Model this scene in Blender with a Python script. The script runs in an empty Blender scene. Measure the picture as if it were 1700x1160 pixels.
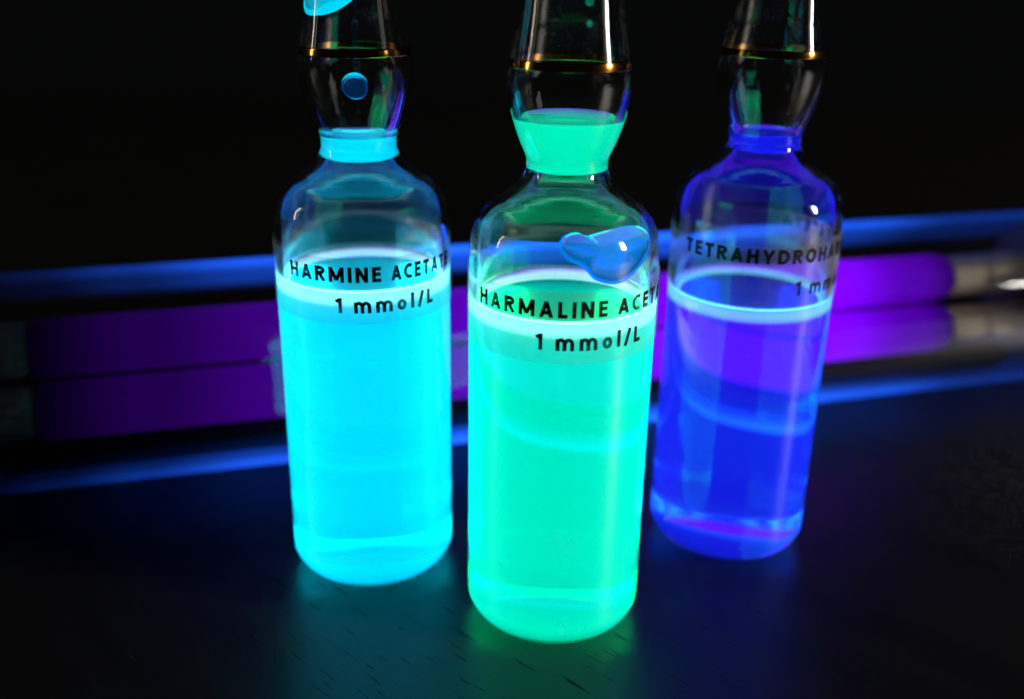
import bpy, bmesh, math, random
from mathutils import Vector, Matrix
S = 0.001                                   # everything below is measured in millimetres
R_ = math.radians
sc = bpy.context.scene
col = sc.collection

# ------------------------------------------------------------------ camera, world, lights, exposure
cam_d = bpy.data.cameras.new('camera')
cam = bpy.data.objects.new('camera', cam_d); col.objects.link(cam)
CAM_H = 53.53
cam.matrix_world = (Matrix.Translation((0, 0, CAM_H * S)) @ Matrix.Rotation(R_(90 - 21.32), 4, 'X')
                    @ Matrix.Rotation(R_(0.995), 4, 'Z'))
cam_d.sensor_width = 36.0
cam_d.lens = 36.0 * 1667.9 / 1700.0
cam_d.clip_start = 0.002; cam_d.clip_end = 20.0
cam_d.dof.use_dof = True
cam_d.dof.focus_distance = 0.0765
cam_d.dof.aperture_fstop = 19.0
sc.camera = cam

w = bpy.data.worlds.new('World'); sc.world = w; w.use_nodes = True
w.node_tree.nodes['Background'].inputs[0].default_value = (0.9, 0.95, 1.0, 1)
w.node_tree.nodes['Background'].inputs[1].default_value = 0.0022

def area(name, loc, target, sx, sy, power, colr):
    l = bpy.data.lights.new(name, 'AREA'); l.shape = 'RECTANGLE'
    l.size = sx * S; l.size_y = sy * S; l.energy = power; l.color = colr
    o = bpy.data.objects.new(name, l); col.objects.link(o)
    o.location = Vector(loc) * S
    d = (Vector(target) - Vector(loc)).normalized()
    o.rotation_euler = d.to_track_quat('-Z', 'Y').to_euler()
    return o
# two dim room lamps, far to the right and left behind the camera: they give the streaks on the necks
area('room_lamp', (645, -115, 225), (5, 78, 40), 80, 200, 2.8, (1.0, 0.93, 0.84))
area('room_lamp', (-620, 60, 200), (5, 78, 40), 26, 280, 0.34, (1.0, 0.88, 0.68))

sc.render.engine = 'CYCLES'
cy = sc.cycles
cy.use_denoising = True
cy.max_bounces = 28; cy.transmission_bounces = 26; cy.glossy_bounces = 8; cy.diffuse_bounces = 3
cy.transparent_max_bounces = 40; cy.volume_bounces = 0
cy.caustics_reflective = True; cy.caustics_refractive = True; cy.blur_glossy = 1.0
cy.sample_clamp_indirect = 1.5
cy.volume_step_rate = 0.5; cy.volume_max_steps = 128
cy.use_adaptive_sampling = True; cy.adaptive_threshold = 0.03; cy.adaptive_min_samples = 20
sc.view_settings.view_transform = 'Standard'; sc.view_settings.look = 'None'
sc.view_settings.exposure = 0.0; sc.view_settings.gamma = 1.0

# ------------------------------------------------------------------ material helpers
def mat(name):
    m = bpy.data.materials.new(name); m.use_nodes = True
    nt = m.node_tree; nt.nodes.clear()
    out = nt.nodes.new('ShaderNodeOutputMaterial')
    return m, nt, out
def N(nt, t, **kw):
    n = nt.nodes.new('ShaderNode' + t)
    for k, v in kw.items():
        if k in n.inputs: n.inputs[k].default_value = v
        else: setattr(n, k, v)
    return n
def principled(name, base, rough, metal=0.0, **kw):
    m, nt, out = mat(name)
    p = N(nt, 'BsdfPrincipled')
    p.inputs['Base Color'].default_value = (*base, 1); p.inputs['Roughness'].default_value = rough
    p.inputs['Metallic'].default_value = metal
    for k, v in kw.items(): p.inputs[k].default_value = v
    nt.links.new(p.outputs[0], out.inputs[0])
    return m, nt, p
def math_(nt, op, a=None, b=None, clamp=False):
    n = nt.nodes.new('ShaderNodeMath'); n.operation = op; n.use_clamp = clamp
    for i, v in enumerate((a, b)):
        if v is None: continue
        if isinstance(v, (int, float)): n.inputs[i].default_value = v
        else: nt.links.new(v, n.inputs[i])
    return n.outputs[0]

def glass_mat(name, ior=1.5, colr=(1, 1, 1), smudge=True):
    m, nt, out = mat(name)
    g = N(nt, 'BsdfGlass', IOR=ior, Roughness=0.0); g.inputs['Color'].default_value = (*colr, 1)
    if smudge:                              # faint handling marks: a few patches scatter a little light
        tc = N(nt, 'TexCoord'); mp = N(nt, 'Mapping'); mp.inputs['Scale'].default_value = (260, 260, 160)
        nt.links.new(tc.outputs['Object'], mp.inputs[0])
        no = N(nt, 'TexNoise', Scale=1.0, Detail=6.0, Roughness=0.7); nt.links.new(mp.outputs[0], no.inputs['Vector'])
        mr = N(nt, 'MapRange'); mr.inputs[1].default_value = 0.56; mr.inputs[2].default_value = 0.8
        mr.inputs[3].default_value = 0.0; mr.inputs[4].default_value = 0.10
        nt.links.new(no.outputs[0], mr.inputs[0])
        no2 = N(nt, 'TexVoronoi', Scale=9.0); nt.links.new(mp.outputs[0], no2.inputs['Vector'])
        sp = N(nt, 'MapRange'); sp.inputs[1].default_value = 0.10; sp.inputs[2].default_value = 0.05
        sp.inputs[3].default_value = 0.0; sp.inputs[4].default_value = 0.6
        nt.links.new(no2.outputs['Distance'], sp.inputs[0])
        gate = N(nt, 'TexNoise', Scale=0.45, Detail=1.0); nt.links.new(mp.outputs[0], gate.inputs['Vector'])
        gt = N(nt, 'MapRange'); gt.inputs[1].default_value = 0.54; gt.inputs[2].default_value = 0.66
        nt.links.new(gate.outputs[0], gt.inputs[0])
        specks = math_(nt, 'MULTIPLY', sp.outputs[0], gt.outputs[0])
        fac = math_(nt, 'ADD', specks, mr.outputs[0], True)
        d = N(nt, 'BsdfDiffuse'); d.inputs[0].default_value = (0.8, 0.8, 0.8, 1)
        t = N(nt, 'BsdfTranslucent'); t.inputs[0].default_value = (0.8, 0.8, 0.8, 1)
        a = N(nt, 'MixShader'); nt.links.new(d.outputs[0], a.inputs[1]); nt.links.new(t.outputs[0], a.inputs[2])
        mx = N(nt, 'MixShader'); nt.links.new(fac, mx.inputs[0])
        nt.links.new(g.outputs[0], mx.inputs[1]); nt.links.new(a.outputs[0], mx.inputs[2])
        nt.links.new(mx.outputs[0], out.inputs[0])
    else:
        nt.links.new(g.outputs[0], out.inputs[0])
    return m

def fluor_volume(nt, out, emit, absorb, strength, r0=None, r1=None, core=0.3, rim=1.6):
    """fluorescing liquid: weaker in the middle, where less ultraviolet gets to"""
    e = N(nt, 'Emission'); e.inputs[0].default_value = (*emit, 1)
    if r0 is None:
        e.inputs[1].default_value = strength
    else:
        tc = N(nt, 'TexCoord'); sx = N(nt, 'SeparateXYZ'); nt.links.new(tc.outputs['Object'], sx.inputs[0])
        q = math_(nt, 'ADD', math_(nt, 'MULTIPLY', sx.outputs[0], sx.outputs[0]),
                  math_(nt, 'MULTIPLY', sx.outputs[1], sx.outputs[1]))
        r = math_(nt, 'SQRT', q)
        mr = N(nt, 'MapRange'); mr.inputs[1].default_value = r0 * S; mr.inputs[2].default_value = r1 * S
        mr.inputs[3].default_value = core * strength; mr.inputs[4].default_value = rim * strength
        nt.links.new(r, mr.inputs[0]); nt.links.new(mr.outputs[0], e.inputs[1])
    smax = max(absorb)
    a = N(nt, 'VolumeAbsorption'); a.inputs['Density'].default_value = smax
    a.inputs['Color'].default_value = tuple(1 - c / smax for c in absorb) + (1,)
    ad = N(nt, 'AddShader'); nt.links.new(e.outputs[0], ad.inputs[0]); nt.links.new(a.outputs[0], ad.inputs[1])
    nt.links.new(ad.outputs[0], out.inputs['Volume'])

def liquid_mat(name, emit, absorb, strength, r0=3.0, r1=6.7, core=0.3, rim=1.6, drop=False):
    m, nt, out = mat(name)
    g = N(nt, 'BsdfGlass', IOR=1.335, Roughness=0.0)
    if drop:
        nt.links.new(g.outputs[0], out.inputs[0])
    else:                                   # attribute: 1 on the free surface, 0 where the liquid touches the glass
        at = N(nt, 'Attribute'); at.attribute_name = 'free_surface'
        t = N(nt, 'BsdfTransparent'); mx = N(nt, 'MixShader')
        nt.links.new(at.outputs['Fac'], mx.inputs[0]); nt.links.new(t.outputs[0], mx.inputs[1]); nt.links.new(g.outputs[0], mx.inputs[2])
        nt.links.new(mx.outputs[0], out.inputs[0])
    fluor_volume(nt, out, emit, absorb, strength, r0, r1, core, rim)
    return m
def mark_free(o, test):
    me = o.data; at = me.attributes.new('free_surface', 'FLOAT', 'FACE')
    for p in me.polygons:
        c = p.center / S
        at.data[p.index].value = 1.0 if test(math.hypot(c.x, c.y), c.z) else 0.0
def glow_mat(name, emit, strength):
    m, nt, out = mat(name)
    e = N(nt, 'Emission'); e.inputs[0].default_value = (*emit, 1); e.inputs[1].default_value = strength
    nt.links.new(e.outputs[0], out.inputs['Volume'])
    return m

def film_mat(name):
    m, nt, out = mat(name)
    t = N(nt, 'BsdfTransparent'); d = N(nt, 'BsdfDiffuse'); tr = N(nt, 'BsdfTranslucent'); gl = N(nt, 'BsdfGlossy', Roughness=0.12)
    d.inputs[0].default_value = tr.inputs[0].default_value = (0.85, 0.85, 0.85, 1)
    a = N(nt, 'MixShader'); a.inputs[0].default_value = 0.85
    nt.links.new(d.outputs[0], a.inputs[1]); nt.links.new(tr.outputs[0], a.inputs[2])
    tc = N(nt, 'TexCoord'); no = N(nt, 'TexNoise', Scale=900.0, Detail=4.0); nt.links.new(tc.outputs['Object'], no.inputs['Vector'])
    mr = N(nt, 'MapRange'); mr.inputs[1].default_value = 0.3; mr.inputs[2].default_value = 0.75
    mr.inputs[3].default_value = 0.09; mr.inputs[4].default_value = 0.20; nt.links.new(no.outputs[0], mr.inputs[0])
    b = N(nt, 'MixShader'); nt.links.new(mr.outputs[0], b.inputs[0])
    nt.links.new(t.outputs[0], b.inputs[1]); nt.links.new(a.outputs[0], b.inputs[2])
    c = N(nt, 'MixShader'); c.inputs[0].default_value = 0.02
    nt.links.new(b.outputs[0], c.inputs[1]); nt.links.new(gl.outputs[0], c.inputs[2])
    nt.links.new(c.outputs[0], out.inputs[0])
    return m

def table_mat():
    m, nt, p = principled('dark_wood', (0.012, 0.010, 0.009), 0.34)
    tc = N(nt, 'TexCoord'); mp = N(nt, 'Mapping')
    mp.inputs['Rotation'].default_value = (0, 0, R_(43))
    nt.links.new(tc.outputs['Object'], mp.inputs[0])
    # pores: short thin strokes along the grain
    m2 = N(nt, 'Mapping'); m2.inputs['Scale'].default_value = (210, 2900, 1); nt.links.new(mp.outputs[0], m2.inputs[0])
    no = N(nt, 'TexNoise', Scale=1.0, Detail=2.0, Roughness=0.5); nt.links.new(m2.outputs[0], no.inputs['Vector'])
    pr = N(nt, 'MapRange'); pr.inputs[1].default_value = 0.63; pr.inputs[2].default_value = 0.70; nt.links.new(no.outputs[0], pr.inputs[0])
    m3 = N(nt, 'Mapping'); m3.inputs['Scale'].default_value = (25, 260, 1); nt.links.new(mp.outputs[0], m3.inputs[0])
    n3 = N(nt, 'TexNoise', Scale=1.0, Detail=5.0); nt.links.new(m3.outputs[0], n3.inputs['Vector'])
    mx = N(nt, 'Mix', data_type='RGBA'); nt.links.new(n3.outputs[0], mx.inputs[0])
    mx.inputs[6].default_value = (0.005, 0.0045, 0.0045, 1); mx.inputs[7].default_value = (0.012, 0.011, 0.010, 1)
    mx2 = N(nt, 'Mix', data_type='RGBA'); nt.links.new(math_(nt, 'MULTIPLY', pr.outputs[0], 0.8), mx2.inputs[0])
    nt.links.new(mx.outputs[2], mx2.inputs[6]); mx2.inputs[7].default_value = (0.002, 0.002, 0.002, 1)
    nt.links.new(mx2.outputs[2], p.inputs['Base Color'])
    rr = N(nt, 'MapRange'); rr.inputs[3].default_value = 0.34; rr.inputs[4].default_value = 0.44
    nt.links.new(n3.outputs[0], rr.inputs[0])
    ro = math_(nt, 'MAXIMUM', rr.outputs[0], math_(nt, 'MULTIPLY', pr.outputs[0], 0.8))
    nt.links.new(ro, p.inputs['Roughness'])
    sp = math_(nt, 'SUBTRACT', 0.5, math_(nt, 'MULTIPLY', pr.outputs[0], 0.22))
    nt.links.new(sp, p.inputs['Specular IOR Level'])
    bu = N(nt, 'Bump', Strength=0.25, Distance=0.00004)
    hgt = math_(nt, 'ADD', math_(nt, 'MULTIPLY', pr.outputs[0], -1.0), math_(nt, 'MULTIPLY', n3.outputs[0], 0.12))
    nt.links.new(hgt, bu.inputs['Height'])
    nt.links.new(bu.outputs[0], p.inputs['Normal'])
    return m

# ------------------------------------------------------------------ mesh helpers (input in mm)
def mesh_obj(name, verts, faces, m, parent=None, smooth=True, mats=None):
    me = bpy.data.meshes.new(name)
    me.from_pydata([tuple(c * S for c in v) for v in verts], [], faces)
    bm = bmesh.new(); bm.from_mesh(me)
    bmesh.ops.remove_doubles(bm, verts=bm.verts, dist=1e-8)
    bmesh.ops.recalc_face_normals(bm, faces=bm.faces)
    bm.to_mesh(me); bm.free()
    if smooth:
        for p in me.polygons: p.use_smooth = True
    me.materials.append(m)
    o = bpy.data.objects.new(name, me); col.objects.link(o)
    if parent: o.parent = parent
    return o
def lathe(name, prof, m, parent=None, seg=144, closed=False, fn=None, smooth=True):
    """prof: list of (r, h); r == 0 ends become poles; closed joins last to first"""
    verts, rings = [], []
    for r, h in prof:
        if r < 1e-6:
            rings.append([len(verts)]); verts.append((0, 0, h))
        else:
            rings.append(list(range(len(verts), len(verts) + seg)))
            for i in range(seg):
                a = 2 * math.pi * i / seg; verts.append((r * math.cos(a), r * math.sin(a), h))
    if fn: verts = [fn(*v) for v in verts]
    faces = []
    n = len(rings)
    for k in range(n if closed else n - 1):
        A, B = rings[k], rings[(k + 1) % n]
        for i in range(seg):
            j = (i + 1) % seg
            if len(A) == 1 and len(B) == 1: break
            if len(A) == 1: faces.append((A[0], B[i], B[j]))
            elif len(B) == 1: faces.append((A[i], B[0], A[j]))
            else: faces.append((A[i], B[i], B[j], A[j]))
    return mesh_obj(name, verts, faces, m, parent, smooth)

def pchip(pts):
    """monotone cubic through (x, y) points"""
    x = [p[0] for p in pts]; y = [p[1] for p in pts]; n = len(x)
    h = [x[i + 1] - x[i] for i in range(n - 1)]; d = [(y[i + 1] - y[i]) / h[i] for i in range(n - 1)]
    mm = [d[0]] + [0 if d[i - 1] * d[i] <= 0 else (h[i - 1] + h[i]) * 3 / ((2 * h[i] + h[i - 1]) / d[i - 1] + (h[i] + 2 * h[i - 1]) / d[i]) for i in range(1, n - 1)] + [d[-1]]
    def f(t):
        t = min(max(t, x[0]), x[-1]); i = 0
        while i < n - 2 and t > x[i + 1]: i += 1
        s = (t - x[i]) / h[i]
        return ((2 * s**3 - 3 * s**2 + 1) * y[i] + (s**3 - 2 * s**2 + s) * h[i] * mm[i]
                + (-2 * s**3 + 3 * s**2) * y[i + 1] + (s**3 - s**2) * h[i] * mm[i + 1])
    return f

# outer silhouette of the ampoule, height -> radius
RB = 7.375
outer_f = pchip([(2.2, RB), (30, RB), (32.6, 7.33), (33.6, 7.2), (34.5, 6.95), (35.2, 6.5), (35.75, 5.95), (36.3, 5.2), (36.9, 4.4),
                 (37.5, 3.75), (38.15, 3.3), (38.8, 3.07), (39.4, 3.09), (40.6, 3.56), (42.3, 4.15), (43.7, 4.47), (45.0, 4.58),
                 (46.2, 4.50), (47.0, 4.38), (48.75, 4.06), (50.8, 3.78), (56, 3.2), (64, 2.55), (72, 2.05), (76, 1.85)])
wall_f = pchip([(0, .62), (30, .6), (35.5, .6), (38.8, .75), (42, .62), (46, .5), (60, .45), (76, .5)])
def inner_r(h):
    """inner radius: measured square to the wall"""
    e = 0.05; sl = (outer_f(h + e) - outer_f(h - e)) / (2 * e)
    return outer_f(h) - wall_f(h) * math.sqrt(1 + min(sl * sl, 4.0))
IB = 0.62                                  # thickness of the bottom
def inner_bottom(off=0.0):
    pr = [(0, IB + 0.55 - off), (1.2, IB + 0.5 - off), (2.6, IB + 0.25 - off), (3.8, IB + 0.05 - off)]
    rc = 1.75; ri = RB - 0.6
    for k in range(0, 11):
        a = -math.pi / 2 + math.pi / 2 * k / 10
        pr.append((ri - rc + (rc + off) * math.cos(a), IB + rc + (rc + off) * math.sin(a)))
    return pr
def hs(a, b, n): return [a + (b - a) * i / n for i in range(n + 1)]

M_GLASS = glass_mat('ampoule_glass', 1.5, (0.985, 0.99, 0.99))
M_WET = glass_mat('wet_ampoule_glass', 1.5 / 1.335, (1, 1, 1), smudge=False)
M_FILM = film_mat('clear_label_film')
M_INK, nt_i, p_i = principled('black_ink', (0.006, 0.006, 0.008), 0.6)
tc_i = N(nt_i, 'TexCoord'); no_i = N(nt_i, 'TexNoise', Scale=420.0, Detail=5.0); nt_i.links.new(tc_i.outputs['Object'], no_i.inputs['Vector'])
mr_i = N(nt_i, 'MapRange'); mr_i.inputs[1].default_value = 0.50; mr_i.inputs[2].default_value = 0.72
mr_i.inputs[3].default_value = 1.0; mr_i.inputs[4].default_value = 0.55; nt_i.links.new(no_i.outputs[0], mr_i.inputs[0])
nt_i.links.new(mr_i.outputs[0], p_i.inputs['Alpha'])
M_GOLD, _, _ = principled('gold_band', (0.72, 0.33, 0.06), 0.12, 1.0)

def make_glass(parent, contact, p0, p1):
    """contact: height the liquid reaches; p0, p1: ends of the liquid held in the neck"""
    outer = [(0, 0.35), (2.0, 0.28), (3.6, 0.08), (4.4, 0.0)]
    rc = 2.2
    for k in range(0, 11):
        a = -math.pi / 2 + math.pi / 2 * k / 10
        outer.append((RB - rc + rc * math.cos(a), rc + rc * math.sin(a)))
    outer += [(outer_f(h), h) for h in hs(3, 30, 10)] + [(outer_f(h), h) for h in hs(30.3, 50.8, 90)] + [(outer_f(h), h) for h in hs(51.5, 76, 24)]
    for k in range(1, 9):
        a = math.pi / 2 * k / 8
        outer.append((1.85 * math.cos(a), 76 + 1.85 * math.sin(a)))
    outer[-1] = (0, outer[-1][1])
    hh = sorted(set(hs(4, 30, 10) + hs(30.3, 50.8, 90) + hs(51.5, 76, 24) + [contact, p0, p1]))
    inner = inner_bottom() + [(inner_r(h), h) for h in hh]
    ri = inner_r(76)
    for k in range(1, 9):
        a = math.pi / 2 * k / 8
        inner.append((ri * math.cos(a), 76 + ri * math.sin(a)))
    inner[-1] = (0, inner[-1][1])
    # one mesh with both skins, normals kept by hand: outer skin out, inner skin into the hollow
    seg = 160; verts = []; faces = []
    for prof, flip in ((outer, False), (inner, True)):
        rings = []; n_outer = len(faces)
        for r, h in prof:
            if r < 1e-6: rings.append([len(verts)]); verts.append((0, 0, h))
            else:
                rings.append(list(range(len(verts), len(verts) + seg)))
                verts += [(r * math.cos(2 * math.pi * i / seg), r * math.sin(2 * math.pi * i / seg), h) for i in range(seg)]
        for A, B in zip(rings[:-1], rings[1:]):
            for i in range(seg):
                j = (i + 1) % seg
                if len(A) == 1: f = (A[0], B[j], B[i])
                elif len(B) == 1: f = (A[i], A[j], B[0])
                else: f = (A[i], A[j], B[j], B[i])
                faces.append(f[::-1] if flip else f)
    me = bpy.data.meshes.new('glass'); me.from_pydata([tuple(c * S for c in v) for v in verts], [], faces)
    for p in me.polygons: p.use_smooth = True
    me.materials.append(M_GLASS); me.materials.append(M_WET)
    for p in me.polygons:
        h = p.center.z / S
        if p.index >= n_outer and (h < contact or p0 < h < p1): p.material_index = 1
    o = bpy.data.objects.new('glass', me); col.objects.link(o); o.parent = parent
    return o

OV = 0.035                                 # a drop reaches this far into the glass so no air gap is left
IN = -0.008                                # the liquid meets the glass here
def make_liquid(parent, level, m, m_ring, climb=0.9):
    contact = level + climb
    pr = inner_bottom(IN) + [(inner_r(h) + IN, h) for h in hs(4, contact, 24)]
    ri = inner_r(contact) - 0.03
    def surf(r): return level + climb * math.exp(-(ri - r) / 0.55)
    for k in range(0, 26):
        r = ri * (1 - (k / 25) ** 1.7) if k < 25 else 0
        pr.append((r, surf(r) if k < 25 else level))
    liq = lathe('liquid', pr, m, parent)
    mark_free(liq, lambda r, h: h > level - 0.005 and r < ri + 0.015)
    # trapped light leaking out under the curved rim, put in as a glowing fillet
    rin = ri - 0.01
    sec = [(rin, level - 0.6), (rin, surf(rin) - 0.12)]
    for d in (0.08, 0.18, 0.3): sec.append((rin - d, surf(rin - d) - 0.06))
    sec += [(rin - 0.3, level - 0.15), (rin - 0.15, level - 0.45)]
    lathe('meniscus_glow', sec, m_ring, liq, closed=True)
    return liq
def make_plug(parent, h0, h1, m, cup=0.5, dome=0.5):
    """liquid held in the narrow neck"""
    def q(r, R): return (r / R) ** 2.5
    pr = []; e0, e1 = inner_r(h0) - 0.02, inner_r(h1) - 0.02
    for k in range(0, 17): pr.append((e0 * k / 16, h0 + dome * (1 - q(k / 16, 1))))
    pr += [(inner_r(h) + IN, h) for h in hs(h0, h1, 24)]
    for k in range(0, 17): pr.append((e1 * (1 - k / 16), h1 - cup * (1 - q(1 - k / 16, 1))))
    pr[-1] = (0, pr[-1][1])
    o = lathe('neck_liquid', pr, m, parent)
    mark_free(o, lambda r, h: r < inner_r(h) - 0.03 or h > h1 - 1e-3 or h < h0 + 1e-3)
    return o
def make_film(parent, h0, h1, m, th=0.16):
    """thin coat of liquid left on the inside of the shoulder"""
    pr = [(inner_r(h) - 0.01, h) for h in hs(h0, h1, 30)] + [(inner_r(h) - 0.01 - th, h) for h in hs(h1, h0, 30)]
    return lathe('liquid_film', pr, m, parent, closed=True)
def wall_drop(name, parent, ang, h0, wa, hb, th, m, wob=0.12, seed=0, skew=0.0, line=None):
    """a drop clinging to the inner wall; ang degrees to the right of the side that faces the camera"""
    rnd = random.Random(seed); ph = [rnd.uniform(0, 6.28) for _ in range(3)]
    nt_, ns = 66, 16
    def P(s, t, inside):
        k = 1 + wob * (math.sin(2 * t + ph[0]) + .6 * math.sin(3 * t + ph[1]) + .3 * math.sin(5 * t + ph[2]))
        u = s * wa * math.cos(t) * k; v = s * hb * math.sin(t) * k + skew * u
        if line:                            # outline given as (angle, height) points
            f = (t / (2 * math.pi) * len(line)) % len(line); k0 = int(f); f -= k0
            P4 = [line[(k0 + d) % len(line)] for d in (-1, 0, 1, 2)]
            cr = lambda a, b, c, d: 0.5 * (2 * b + (c - a) * f + (2 * a - 5 * b + 4 * c - d) * f * f + (3 * b - a - 3 * c + d) * f ** 3)
            la = cr(*[p[0] for p in P4]); lh = cr(*[p[1] for p in P4])
            h = h0 + s * (lh - h0); a = R_(ang + s * (la - ang)); r = inner_r(h)
        else:
            h = h0 + v; r = inner_r(h); a = R_(ang) + u / r
        d = -OV if not inside else th * math.sqrt(max(0, 1 - s ** 2.4)) - OV * s
        return ((r - d) * math.sin(a), -(r - d) * math.cos(a), h)
    verts = []; idx = {}
    for side in (0, 1):
        for i in range(ns + 1):
            for j in range(nt_):
                if i == 0 and j: idx[side, i, j] = idx[side, 0, 0]; continue
                if i == ns and side: idx[side, i, j] = idx[0, ns, j]; continue
                idx[side, i, j] = len(verts); verts.append(P(i / ns, 2 * math.pi * j / nt_, bool(side)))
    faces = []
    for side in (0, 1):
        for i in range(ns):
            for j in range(nt_):
                a, b, c, d = (idx[side, i, j], idx[side, i, (j + 1) % nt_], idx[side, i + 1, (j + 1) % nt_], idx[side, i + 1, j])
                faces.append((a, c, d) if i == 0 else (a, b, c, d))
    return mesh_obj(name, verts, faces, m, parent)

def drop_glow(parent, ang, h0, rad, m):
    """bright crescent on the upper edge of a drop, put in as a glowing tube"""
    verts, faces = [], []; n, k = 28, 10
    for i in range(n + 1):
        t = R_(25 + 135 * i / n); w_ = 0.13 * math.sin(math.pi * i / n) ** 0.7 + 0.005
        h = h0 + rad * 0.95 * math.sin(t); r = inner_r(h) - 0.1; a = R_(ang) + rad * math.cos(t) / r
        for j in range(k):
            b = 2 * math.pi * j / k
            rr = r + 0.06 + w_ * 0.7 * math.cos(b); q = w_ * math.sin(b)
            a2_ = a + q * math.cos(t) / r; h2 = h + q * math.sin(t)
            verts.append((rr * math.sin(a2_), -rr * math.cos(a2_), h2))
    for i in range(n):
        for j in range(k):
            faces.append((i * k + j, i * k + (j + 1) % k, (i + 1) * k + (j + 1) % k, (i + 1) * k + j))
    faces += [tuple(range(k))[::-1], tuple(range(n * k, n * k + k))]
    return mesh_obj('drop_glow', verts, faces, m, parent)
LT, LBT = 31.25, 25.8                      # label top and bottom
def make_label(parent, a0, a1):
    """clear film with rounded corners, ends at the back of the ampoule"""
    r0, r1 = RB + 0.04, RB + 0.11
    n = 180; rc = 0.9; verts = []; faces = []
    arc = R_(a1 - a0) * r0
    for i in range(n + 1):
        t = i / n
        # finer steps at the ends for the rounded corners
        s = arc * (t - math.sin(4 * math.pi * t) / (4 * math.pi) * 0.0)
        if t < 0.06: s = arc * 0.06 * (t / 0.06) ** 2
        elif t > 0.94: s = arc * (1 - 0.06 * ((1 - t) / 0.06) ** 2)
        e = min(s, arc - s); ins = rc - math.sqrt(max(0, rc * rc - (rc - e) ** 2)) if e < rc else 0
        a = R_(a0) + s / r0
        for r in (r0, r1):
            for h in (LBT + ins, LT - ins):
                verts.append((r * math.sin(a), -r * math.cos(a), h))
    for i in range(n):
        b = i * 4; c = b + 4
        faces += [(b, c, c + 1, b + 1), (b + 2, b + 3, c + 3, c + 2), (b + 1, c + 1, c + 3, b + 3), (b, b + 2, c + 2, c)]
    faces += [(0, 1, 3, 2), (n * 4, n * 4 + 2, n * 4 + 3, n * 4 + 1)]
    o = mesh_obj('label', verts, faces, M_FILM, parent, smooth=False)
    return o
def arc(cx, cy, rx, ry, a0, a1, n=10):
    return [(cx + rx * math.cos(R_(a0 + (a1 - a0) * i / n)), cy + ry * math.sin(R_(a0 + (a1 - a0) * i / n))) for i in range(n + 1)]
SW = 0.235                                 # stroke width for a cap height of 1
_a, _b = SW / 2, 1 - SW / 2
GLYPH = {                                  # letter: (width, strokes as centre lines)
    'H': (0.74, [[(_a, 0), (_a, 1)], [(.74 - _a, 0), (.74 - _a, 1)], [(_a, .52), (.74 - _a, .52)]]),
    'A': (0.82, [[(_a, 0), (.41, 1 - .03)], [(.82 - _a, 0), (.41, 1 - .03)], [(.2, .30), (.62, .30)]]),
    'R': (0.70, [[(_a, 0), (_a, 1)], [(_a, _b), (.34, _b)] + arc(.34, .72, .24, _b - .72, 90, -90) + [(_a, .72 - (_b - .72))], [(.33, .5), (.62, 0)]]),
    'M': (0.98, [[(_a, 0), (_a, 1)], [(_a + .01, .96), (.49, .14)], [(.97 - _a, .96), (.49, .14)], [(.98 - _a, 0), (.98 - _a, 1)]]),
    'L': (0.54, [[(_a, 0), (_a, 1)], [(_a, _a), (.54, _a)]]),
    'I': (SW, [[(_a, 0), (_a, 1)]]),
    'N': (0.77, [[(_a, 0), (_a, 1)], [(_a + .02, .93), (.75 - _a, .07)], [(.77 - _a, 0), (.77 - _a, 1)]]),
    'E': (0.57, [[(_a, 0), (_a, 1)], [(_a, _b), (.57, _b)], [(_a, .52), (.54, .52)], [(_a, _a), (.57, _a)]]),
    'C': (0.66, [arc(.44, .5, .36, .5 - _a, 58, 302, 16)]),
    'T': (0.64, [[(.32, 0), (.32, 1)], [(0, _b), (.64, _b)]]),
    'Y': (0.74, [[(.37, 0), (.37, .45)], [(.37, .42), (.07, 1)], [(.37, .42), (.67, 1)]]),
    'D': (0.76, [[(_a, 0), (_a, 1)], [(_a, _b), (.28, _b)] + arc(.28, .5, .395, .5 - _a, 90, -90, 14) + [(_a, _a)]]),
    'O': (0.84, [arc(.42, .5, .42 - _a, .5 - _a, 0, 360, 24)]),
    '1': (0.38, [[(.29, 0), (.29, 1)], [(.02, .76), (.29, .95)]]),
    'm': (1.04, [[(_a, 0), (_a, .74)], [(_a, .42)] + arc(.30, .42, .21, .26, 180, 0, 10) + [(.52, 0)], [(.52, .42)] + arc(.74, .42, .21, .26, 180, 0, 10) + [(.95, 0)]]),
    'o': (0.64, [arc(.32, .37, .32 - _a, .37 - _a, 0, 360, 20)]),
    'l': (SW, [[(_a, 0), (_a, 1.04)]]),
    '/': (0.42, [[(.05, -.05), (.37, 1.03)]]),
}
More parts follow.
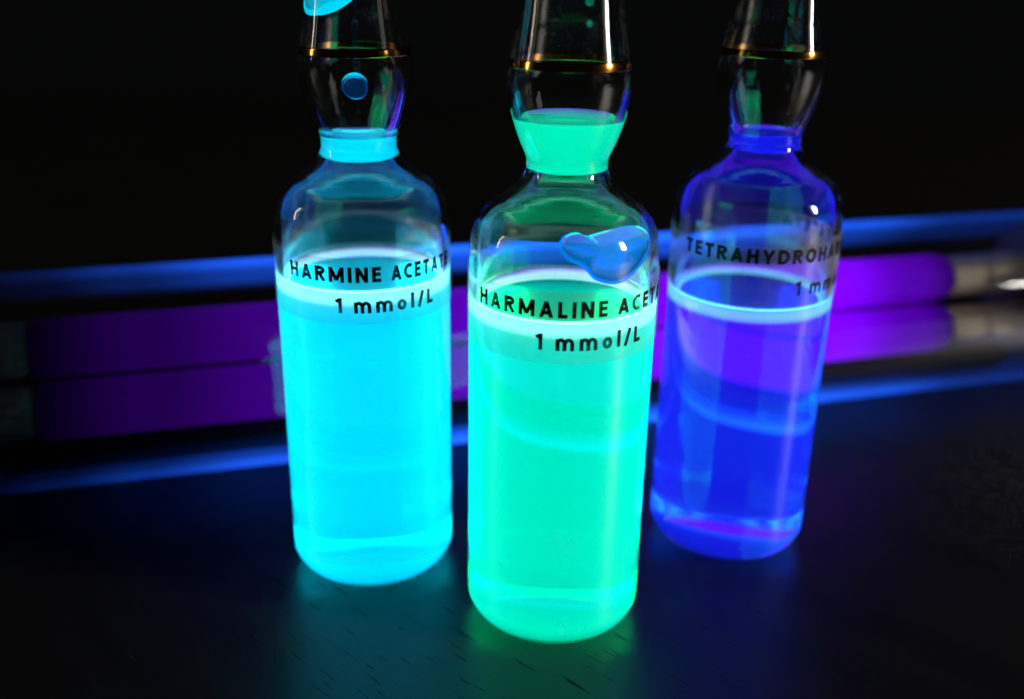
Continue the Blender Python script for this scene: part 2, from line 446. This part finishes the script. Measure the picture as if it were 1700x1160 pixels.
def make_text(parent, text, base_h, a_start, cap=1.25, gap=0.26, space=0.42, tail=1.0):
    """black letters printed on the label, each stroke bent round the ampoule"""
    verts, faces = [], []; pen = 0.0; q = 0; kx = 1.0
    for ch in text:
        if ch == ' ': pen += space; kx = tail; continue   # the last word is set narrower
        wd, strokes = GLYPH[ch]
        for st in strokes:
            q += 1; r0 = RB + 0.128 + 0.0015 * (q % 4)
            L = len(st); left, right = [], []
            for k, (x, y) in enumerate(st):
                xa, ya = st[max(0, k - 1)]; xb, yb = st[min(L - 1, k + 1)]
                if L > 3 and k in (0, L - 1) and math.hypot(st[0][0] - st[-1][0], st[0][1] - st[-1][1]) < 1e-6:
                    (xa, ya), (xb, yb) = st[-2], st[1]
                d = math.hypot(xb - xa, yb - ya); nx, ny = -(yb - ya) / d * SW / 2, (xb - xa) / d * SW / 2
                left.append((x + nx, y + ny)); right.append((x - nx, y - ny))
            if ch in 'AMNRY/1' and L == 2:  # slanted strokes end level with the line
                for lst in (left, right):
                    for k in (0, 1):
                        x, y = lst[k]; y2 = min(max(y, 0 if ch != '/' else -.1), 1.05 if ch == '/' else 1)
                        lst[k] = (x, y2)
            b = len(verts)
            for (p1, p2) in zip(left, right):
                for (x, y) in (p1, p2):
                    a = R_(a_start) + (pen + x * kx) * cap / RB; h = base_h + y * cap
                    for r in (r0, r0 + 0.018):
                        verts.append((r * math.sin(a), -r * math.cos(a), h))
            for k in range(L - 1):
                c = b + 4 * k; d = c + 4
                faces += [(c + 1, d + 1, d + 3, c + 3), (c, c + 2, d + 2, d), (c, d, d + 1, c + 1), (c + 2, c + 3, d + 3, d + 2)]
            e = b + 4 * (L - 1)
            faces += [(b, b + 1, b + 3, b + 2), (e, e + 2, e + 3, e + 1)]
        pen += (wd + gap) * kx
    me = bpy.data.meshes.new('lettering')
    me.from_pydata([tuple(c * S for c in v) for v in verts], [], faces)
    me.materials.append(M_INK)
    ob = bpy.data.objects.new('lettering', me); col.objects.link(ob); ob.parent = parent
    return ob
def make_gold(parent):
    pr = [(outer_f(h) + 0.008, h) for h in hs(46.04, 46.66, 6)] + [(outer_f(h) + 0.002, h) for h in hs(46.66, 46.04, 6)]
    return lathe('gold_ring', pr, M_GOLD, parent, closed=True)

# ------------------------------------------------------------------ the table
def make_table():
    bm = bmesh.new()
    x0, x1, y0, y1 = -420, 420, -60, 420
    vs = [bm.verts.new((x * S, y * S, z * S)) for z in (0, -22) for x, y in ((x0, y0), (x1, y0), (x1, y1), (x0, y1))]
    bm.faces.new(vs[:4]); bm.faces.new(vs[4:][::-1])
    for i in range(4):
        j = (i + 1) % 4; bm.faces.new((vs[i], vs[i + 4], vs[j + 4], vs[j]))
    bmesh.ops.recalc_face_normals(bm, faces=bm.faces)
    bmesh.ops.bevel(bm, geom=[e for e in bm.edges], offset=0.002, segments=2, affect='EDGES')
    me = bpy.data.meshes.new('table'); bm.to_mesh(me); bm.free()
    me.materials.append(table_mat())
    o = bpy.data.objects.new('table', me); col.objects.link(o); o['kind'] = 'structure'
    return o
make_table()

# ------------------------------------------------------------------ the ultraviolet lamp lying behind
LY, LM, LR = 111.1, 0.296, 11.47           # axis: y = LY + LM x, radius of the sleeve
lamp = bpy.data.objects.new('ultraviolet_lamp', None); col.objects.link(lamp)
lamp.location = (0, LY * S, 0); lamp.rotation_euler = (0, 0, math.atan(LM))
lamp['label'] = 'long glowing ultraviolet lamp with violet tubes in a clear sleeve lying behind the ampoules'
lamp['category'] = 'lamp'

def along(nt, pts):
    """smooth brightness along the lamp (object x in mm)"""
    tc = N(nt, 'TexCoord'); sx = N(nt, 'SeparateXYZ'); nt.links.new(tc.outputs['Object'], sx.inputs[0])
    x0, x1 = pts[0][0], pts[-1][0]
    mr = N(nt, 'MapRange'); mr.inputs[1].default_value = x0 * S; mr.inputs[2].default_value = x1 * S
    nt.links.new(sx.outputs[0], mr.inputs[0])
    cr = nt.nodes.new('ShaderNodeValToRGB'); cr.color_ramp.interpolation = 'EASE'
    el = cr.color_ramp.elements
    while len(el) < len(pts): el.new(0.5)
    for e, (x, v) in zip(el, pts):
        e.position = (x - x0) / (x1 - x0); e.color = (v, v, v, 1)
    nt.links.new(mr.outputs[0], cr.inputs[0])
    return cr.outputs[0]

def sleeve_mat():
    m, nt, out = mat('sleeve_acrylic')
    g = N(nt, 'BsdfGlass', IOR=1.49, Roughness=0.0)
    nt.links.new(g.outputs[0], out.inputs[0])
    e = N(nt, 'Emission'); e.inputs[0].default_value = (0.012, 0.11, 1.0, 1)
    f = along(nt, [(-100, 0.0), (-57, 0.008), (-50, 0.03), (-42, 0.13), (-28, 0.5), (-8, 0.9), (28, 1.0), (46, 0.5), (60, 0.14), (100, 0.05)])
    # tube light piped along the sleeve's upper and lower edges, painted as emission
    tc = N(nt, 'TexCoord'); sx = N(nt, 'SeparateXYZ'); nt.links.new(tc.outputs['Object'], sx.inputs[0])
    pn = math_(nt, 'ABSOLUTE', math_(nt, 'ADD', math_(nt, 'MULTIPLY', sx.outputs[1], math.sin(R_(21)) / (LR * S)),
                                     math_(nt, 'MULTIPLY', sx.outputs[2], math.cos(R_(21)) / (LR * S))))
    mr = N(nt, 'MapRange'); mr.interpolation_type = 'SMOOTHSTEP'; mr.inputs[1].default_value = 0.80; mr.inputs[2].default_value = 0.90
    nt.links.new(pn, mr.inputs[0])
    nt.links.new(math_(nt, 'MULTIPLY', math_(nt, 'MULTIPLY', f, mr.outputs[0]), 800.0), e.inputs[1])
    ab = N(nt, 'VolumeAbsorption'); ab.inputs['Color'].default_value = (0.1, 0.1, 0.1, 1); ab.inputs['Density'].default_value = 110
    ad = N(nt, 'AddShader'); nt.links.new(e.outputs[0], ad.inputs[0]); nt.links.new(ab.outputs[0], ad.inputs[1])
    nt.links.new(ad.outputs[0], out.inputs['Volume'])
    return m
def bulb_mat():
    m, nt, p = principled('violet_filter_glass', (0.01, 0.002, 0.02), 0.3); p.inputs['Specular IOR Level'].default_value = 0.06
    p.inputs['Emission Color'].default_value = (0.20, 0.0, 1.0, 1)
    f = along(nt, [(-52, 0.004), (-40, 0.05), (-27, 0.14), (0, 0.35), (25, 0.75), (41, 0.85), (53, 0.28), (61, 0.03)])
    nt.links.new(math_(nt, 'MULTIPLY', f, 1.75), p.inputs['Emission Strength'])
    return m
# sleeve: a tube open at both ends, local x is its length
def tube_x(name, prof, m, parent, loc=(0, 0, 0), closed=False, seg=96):
    """lathe about local x: prof is (r, x)"""
    o = lathe(name, prof, m, parent, seg=seg, closed=closed, fn=lambda x, y, z: (z, x, y))
    o.location = Vector(loc) * S
    return o
SX0, SX1, WT = -105, 105, 1.2
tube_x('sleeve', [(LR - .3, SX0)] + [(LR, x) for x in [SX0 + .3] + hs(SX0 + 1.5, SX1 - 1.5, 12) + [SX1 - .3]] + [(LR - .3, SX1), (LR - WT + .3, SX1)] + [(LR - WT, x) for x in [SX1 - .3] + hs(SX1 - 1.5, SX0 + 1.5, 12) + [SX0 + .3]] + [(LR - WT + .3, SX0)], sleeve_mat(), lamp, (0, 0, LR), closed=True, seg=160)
for p in lamp.children[0].data.polygons: p.use_smooth = abs(p.normal.x) < 0.5
M_BULB = bulb_mat()
M_CAP, _, _ = principled('brushed_metal', (0.80, 0.70, 0.55), 0.40, 0.7)
M_CER, _, _ = principled('grey_ceramic', (0.36, 0.31, 0.26), 0.7)
M_TROUGH, _, _ = principled('dark_blocker', (0.02, 0.02, 0.022), 0.5)
BX0, BX1, BR = -51.7, 61.0, 3.1
tiltv = R_(14)
for s in (1, -1):
    dy, dz = -s * 3.35 * -math.sin(tiltv), s * 3.35 * math.cos(tiltv)
    pr = [(0, BX0), (BR - 0.5, BX0), (BR - 0.15, BX0 + 0.15), (BR, BX0 + 0.5)] + [(BR, x) for x in hs(BX0 + 2, BX1 - 4, 30)]
    for k in range(1, 13):
        a = math.pi / 2 * k / 12
        pr.append((BR * math.cos(a) ** 0.6 if k < 12 else 0, BX1 - 4 + 4 * math.sin(a)))
    b = tube_x('violet_tube', pr, M_BULB, lamp, (0, dy, LR + dz))
    # metal end sleeves
    for x0, x1, rr in ((BX1 - 1.8, BX1 + 12.2, 2.75), (BX0 - 14, BX0 - 0.05, 2.9)):
        pr = [(0, x0), (rr - 0.25, x0), (rr, x0 + 0.25), (rr, x0 + 0.6), (rr, x0 + 4.8), (rr, x0 + 5), (rr - 0.2, x0 + 5.2), (rr - 0.2, x0 + 5.8), (rr, x0 + 6), (rr, x0 + 6.3), (rr, x1 - 1.3),
              (rr, x1 - 0.8), (rr - 0.6, x1), (0, x1)]
        c = tube_x('end_cap', pr, M_CAP if x0 > 0 else M_CER, b, (0, 0, 0))
# dark trough added under the tubes to keep their light off the table
tv, tf = [], []; nseg = 30
for i in range(nseg + 1):
    a = R_(206 + (330 - 206) * i / nseg)
    for r in (9.6, 9.3):
        for x in (BX0 - 3, BX1 + 3): tv.append((x, r * math.cos(a), r * math.sin(a)))
for i in range(nseg):
    b = 4 * i; c = b + 4
    tf += [(b, b + 1, c + 1, c), (b + 2, c + 2, c + 3, b + 3), (b, c, c + 2, b + 2), (b + 1, b + 3, c + 3, c + 1)]
tf += [(0, 2, 3, 1), (4 * nseg, 4 * nseg + 1, 4 * nseg + 3, 4 * nseg + 2)]
mesh_obj('light_blocker', tv, tf, M_TROUGH, lamp).location = (0, 0, LR * S)
# end plugs that hold the tubes inside the sleeve
for xa, xb in ((BX1 + 12.3, SX1 + 2), (SX0 - 2, BX0 - 14.1)):
    tube_x('end_plug', [(0, xa), (LR - 2.0, xa), (LR - 1.5, xa + .5), (LR - 1.5, xb - .5), (LR - 2.0, xb), (0, xb)], M_CER, lamp, (0, 0, LR))

# ------------------------------------------------------------------ the ampoules
def ampoule(x, y, label, turn=0.0):
    e = bpy.data.objects.new('glass_ampoule', None); col.objects.link(e)
    e.location = (x * S, y * S, 0.0002); e.rotation_euler = (0, 0, math.atan2(-x, y))
    e['label'] = label; e['category'] = 'ampoule'; e['group'] = 'sealed ampoules standing on the table'
    return e

# harmine: cyan
E_C = (0.0, 0.68, 1.0); A_C = (300, 25, 25)
a1 = ampoule(-12.85, 82.85, 'leftmost ampoule glowing cyan, its label reads HARMINE ACETATE')
make_glass(a1, 28.5, 37.75, 39.75)
make_liquid(a1, 27.6, liquid_mat('cyan_liquid', E_C, A_C, 135), glow_mat('cyan_meniscus_glow', (0.5, 0.92, 1.0), 2300))
M_CP = liquid_mat('cyan_neck_liquid', E_C, (500, 480, 480), 640, r0=None)
M_CD = liquid_mat('cyan_tip_drop', E_C, (500, 480, 480), 640, r0=None, drop=True)
make_plug(a1, 37.75, 39.75, M_CP, 0.4, 0.3)
wall_drop('drop', a1, -34, 51.2, 2.7, 2.3, 1.6, M_CD, 0.06, 3, skew=0.3)
M_DROP_C = liquid_mat('cyan_drop', (0.0, 0.2, 1.0), (400, 300, 200), 130, r0=None, drop=True)
wall_drop('drop', a1, -2, 43.9, 1.0, 0.9, 0.6, M_DROP_C, 0.03, 5)
drop_glow(a1, -2, 43.9, 1.0, liquid_mat('cyan_drop_glow', E_C, (500, 480, 480), 5000, r0=None, drop=True))
make_film(a1, 33.2, 37.7, glow_mat('cyan_film', (0.0, 0.18, 1.0), 170))
make_gold(a1)
l1 = make_label(a1, -150, 154)
make_text(l1, 'HARMINE ACETATE', 29.3, -50.5, gap=0.24, space=0.4, tail=0.84)
make_text(l1, '1 mmol/L', 26.75, -18, gap=0.33, space=0.45)

# harmaline: green
E_G = (0.0, 0.96, 1.12); A_G = (300, 14, 110)
a2 = ampoule(3.88, 75.19, 'frontmost ampoule glowing green, its label reads HARMALINE ACETATE')
make_glass(a2, 28.95, 38.6, 42.45)
make_liquid(a2, 28.05, liquid_mat('green_liquid', E_G, A_G, 100), glow_mat('green_meniscus_glow', (0.55, 1.0, 0.92), 2300))
M_GP = liquid_mat('green_neck_liquid', (0, 1.0, .58), (500, 480, 480), 480, r0=None)
make_plug(a2, 38.6, 42.45, M_GP, 0.2, 0.5)
DROP_LINE = [(-1, 34.9), (8, 35.15), (14, 34.95), (26, 35.1), (48, 35.2), (66, 34.7), (65, 33.6), (53, 32.5), (36, 31.55), (20, 31.95), (12, 32.9), (3, 33.4), (-3, 34.2)]
M_DROP_G = liquid_mat('blue_glow_drop', (0.0, 0.30, 1.0), (1300, 1100, 700), 950, r0=None, drop=True)  # blue glow put in for the lamp light the drop refracts
wall_drop('drop', a2, 31, 33.7, 1, 1, 0.9, M_DROP_G, line=DROP_LINE)
M_GD = liquid_mat('green_tip_drop', (0, 1.0, .58), (500, 480, 480), 410, r0=None, drop=True)
for hh, rr in ((50.6, 0.26), (49.2, 0.2)):
    wall_drop('drop', a2, 19, hh, rr, rr, 0.25, M_GD, 0.0, 1)
make_film(a2, 33.4, 36.2, glow_mat('green_film', (0.0, 1.0, 0.6), 60))
make_gold(a2)
l2 = make_label(a2, -142, 166)
make_text(l2, 'HARMALINE ACETATE', 29.35, -54)
make_text(l2, '1 mmol/L', 26.85, -14, gap=0.33, space=0.45)

# tetrahydroharmine: deep blue
E_B = (0.008, 0.014, 1.0); A_B = (60, 22, 12)
a3 = ampoule(21.65, 88.12, 'rightmost ampoule glowing deep blue, its label reads TETRAHYDROHARMINE ACETATE')
make_glass(a3, 25.8, 38.1, 39.75)
make_liquid(a3, 24.9, liquid_mat('blue_liquid', E_B, A_B, 80), glow_mat('blue_meniscus_glow', (0.16, 0.8, 1.0), 2000))
M_BP = liquid_mat('blue_neck_liquid', E_B, (300, 300, 200), 260, r0=None)
make_plug(a3, 38.1, 39.75, M_BP, 0.25, 0.25)
make_film(a3, 32.2, 38.0, glow_mat('blue_film', (0.012, 0.005, 1.0), 420))
make_gold(a3)
l3 = make_label(a3, -118, 212)
make_text(l3, 'TETRAHYDROHARMINE ACETATE', 29.85, -48.5)
make_text(l3, '1 mmol/L', 27.05, 30.5, gap=0.33, space=0.45)
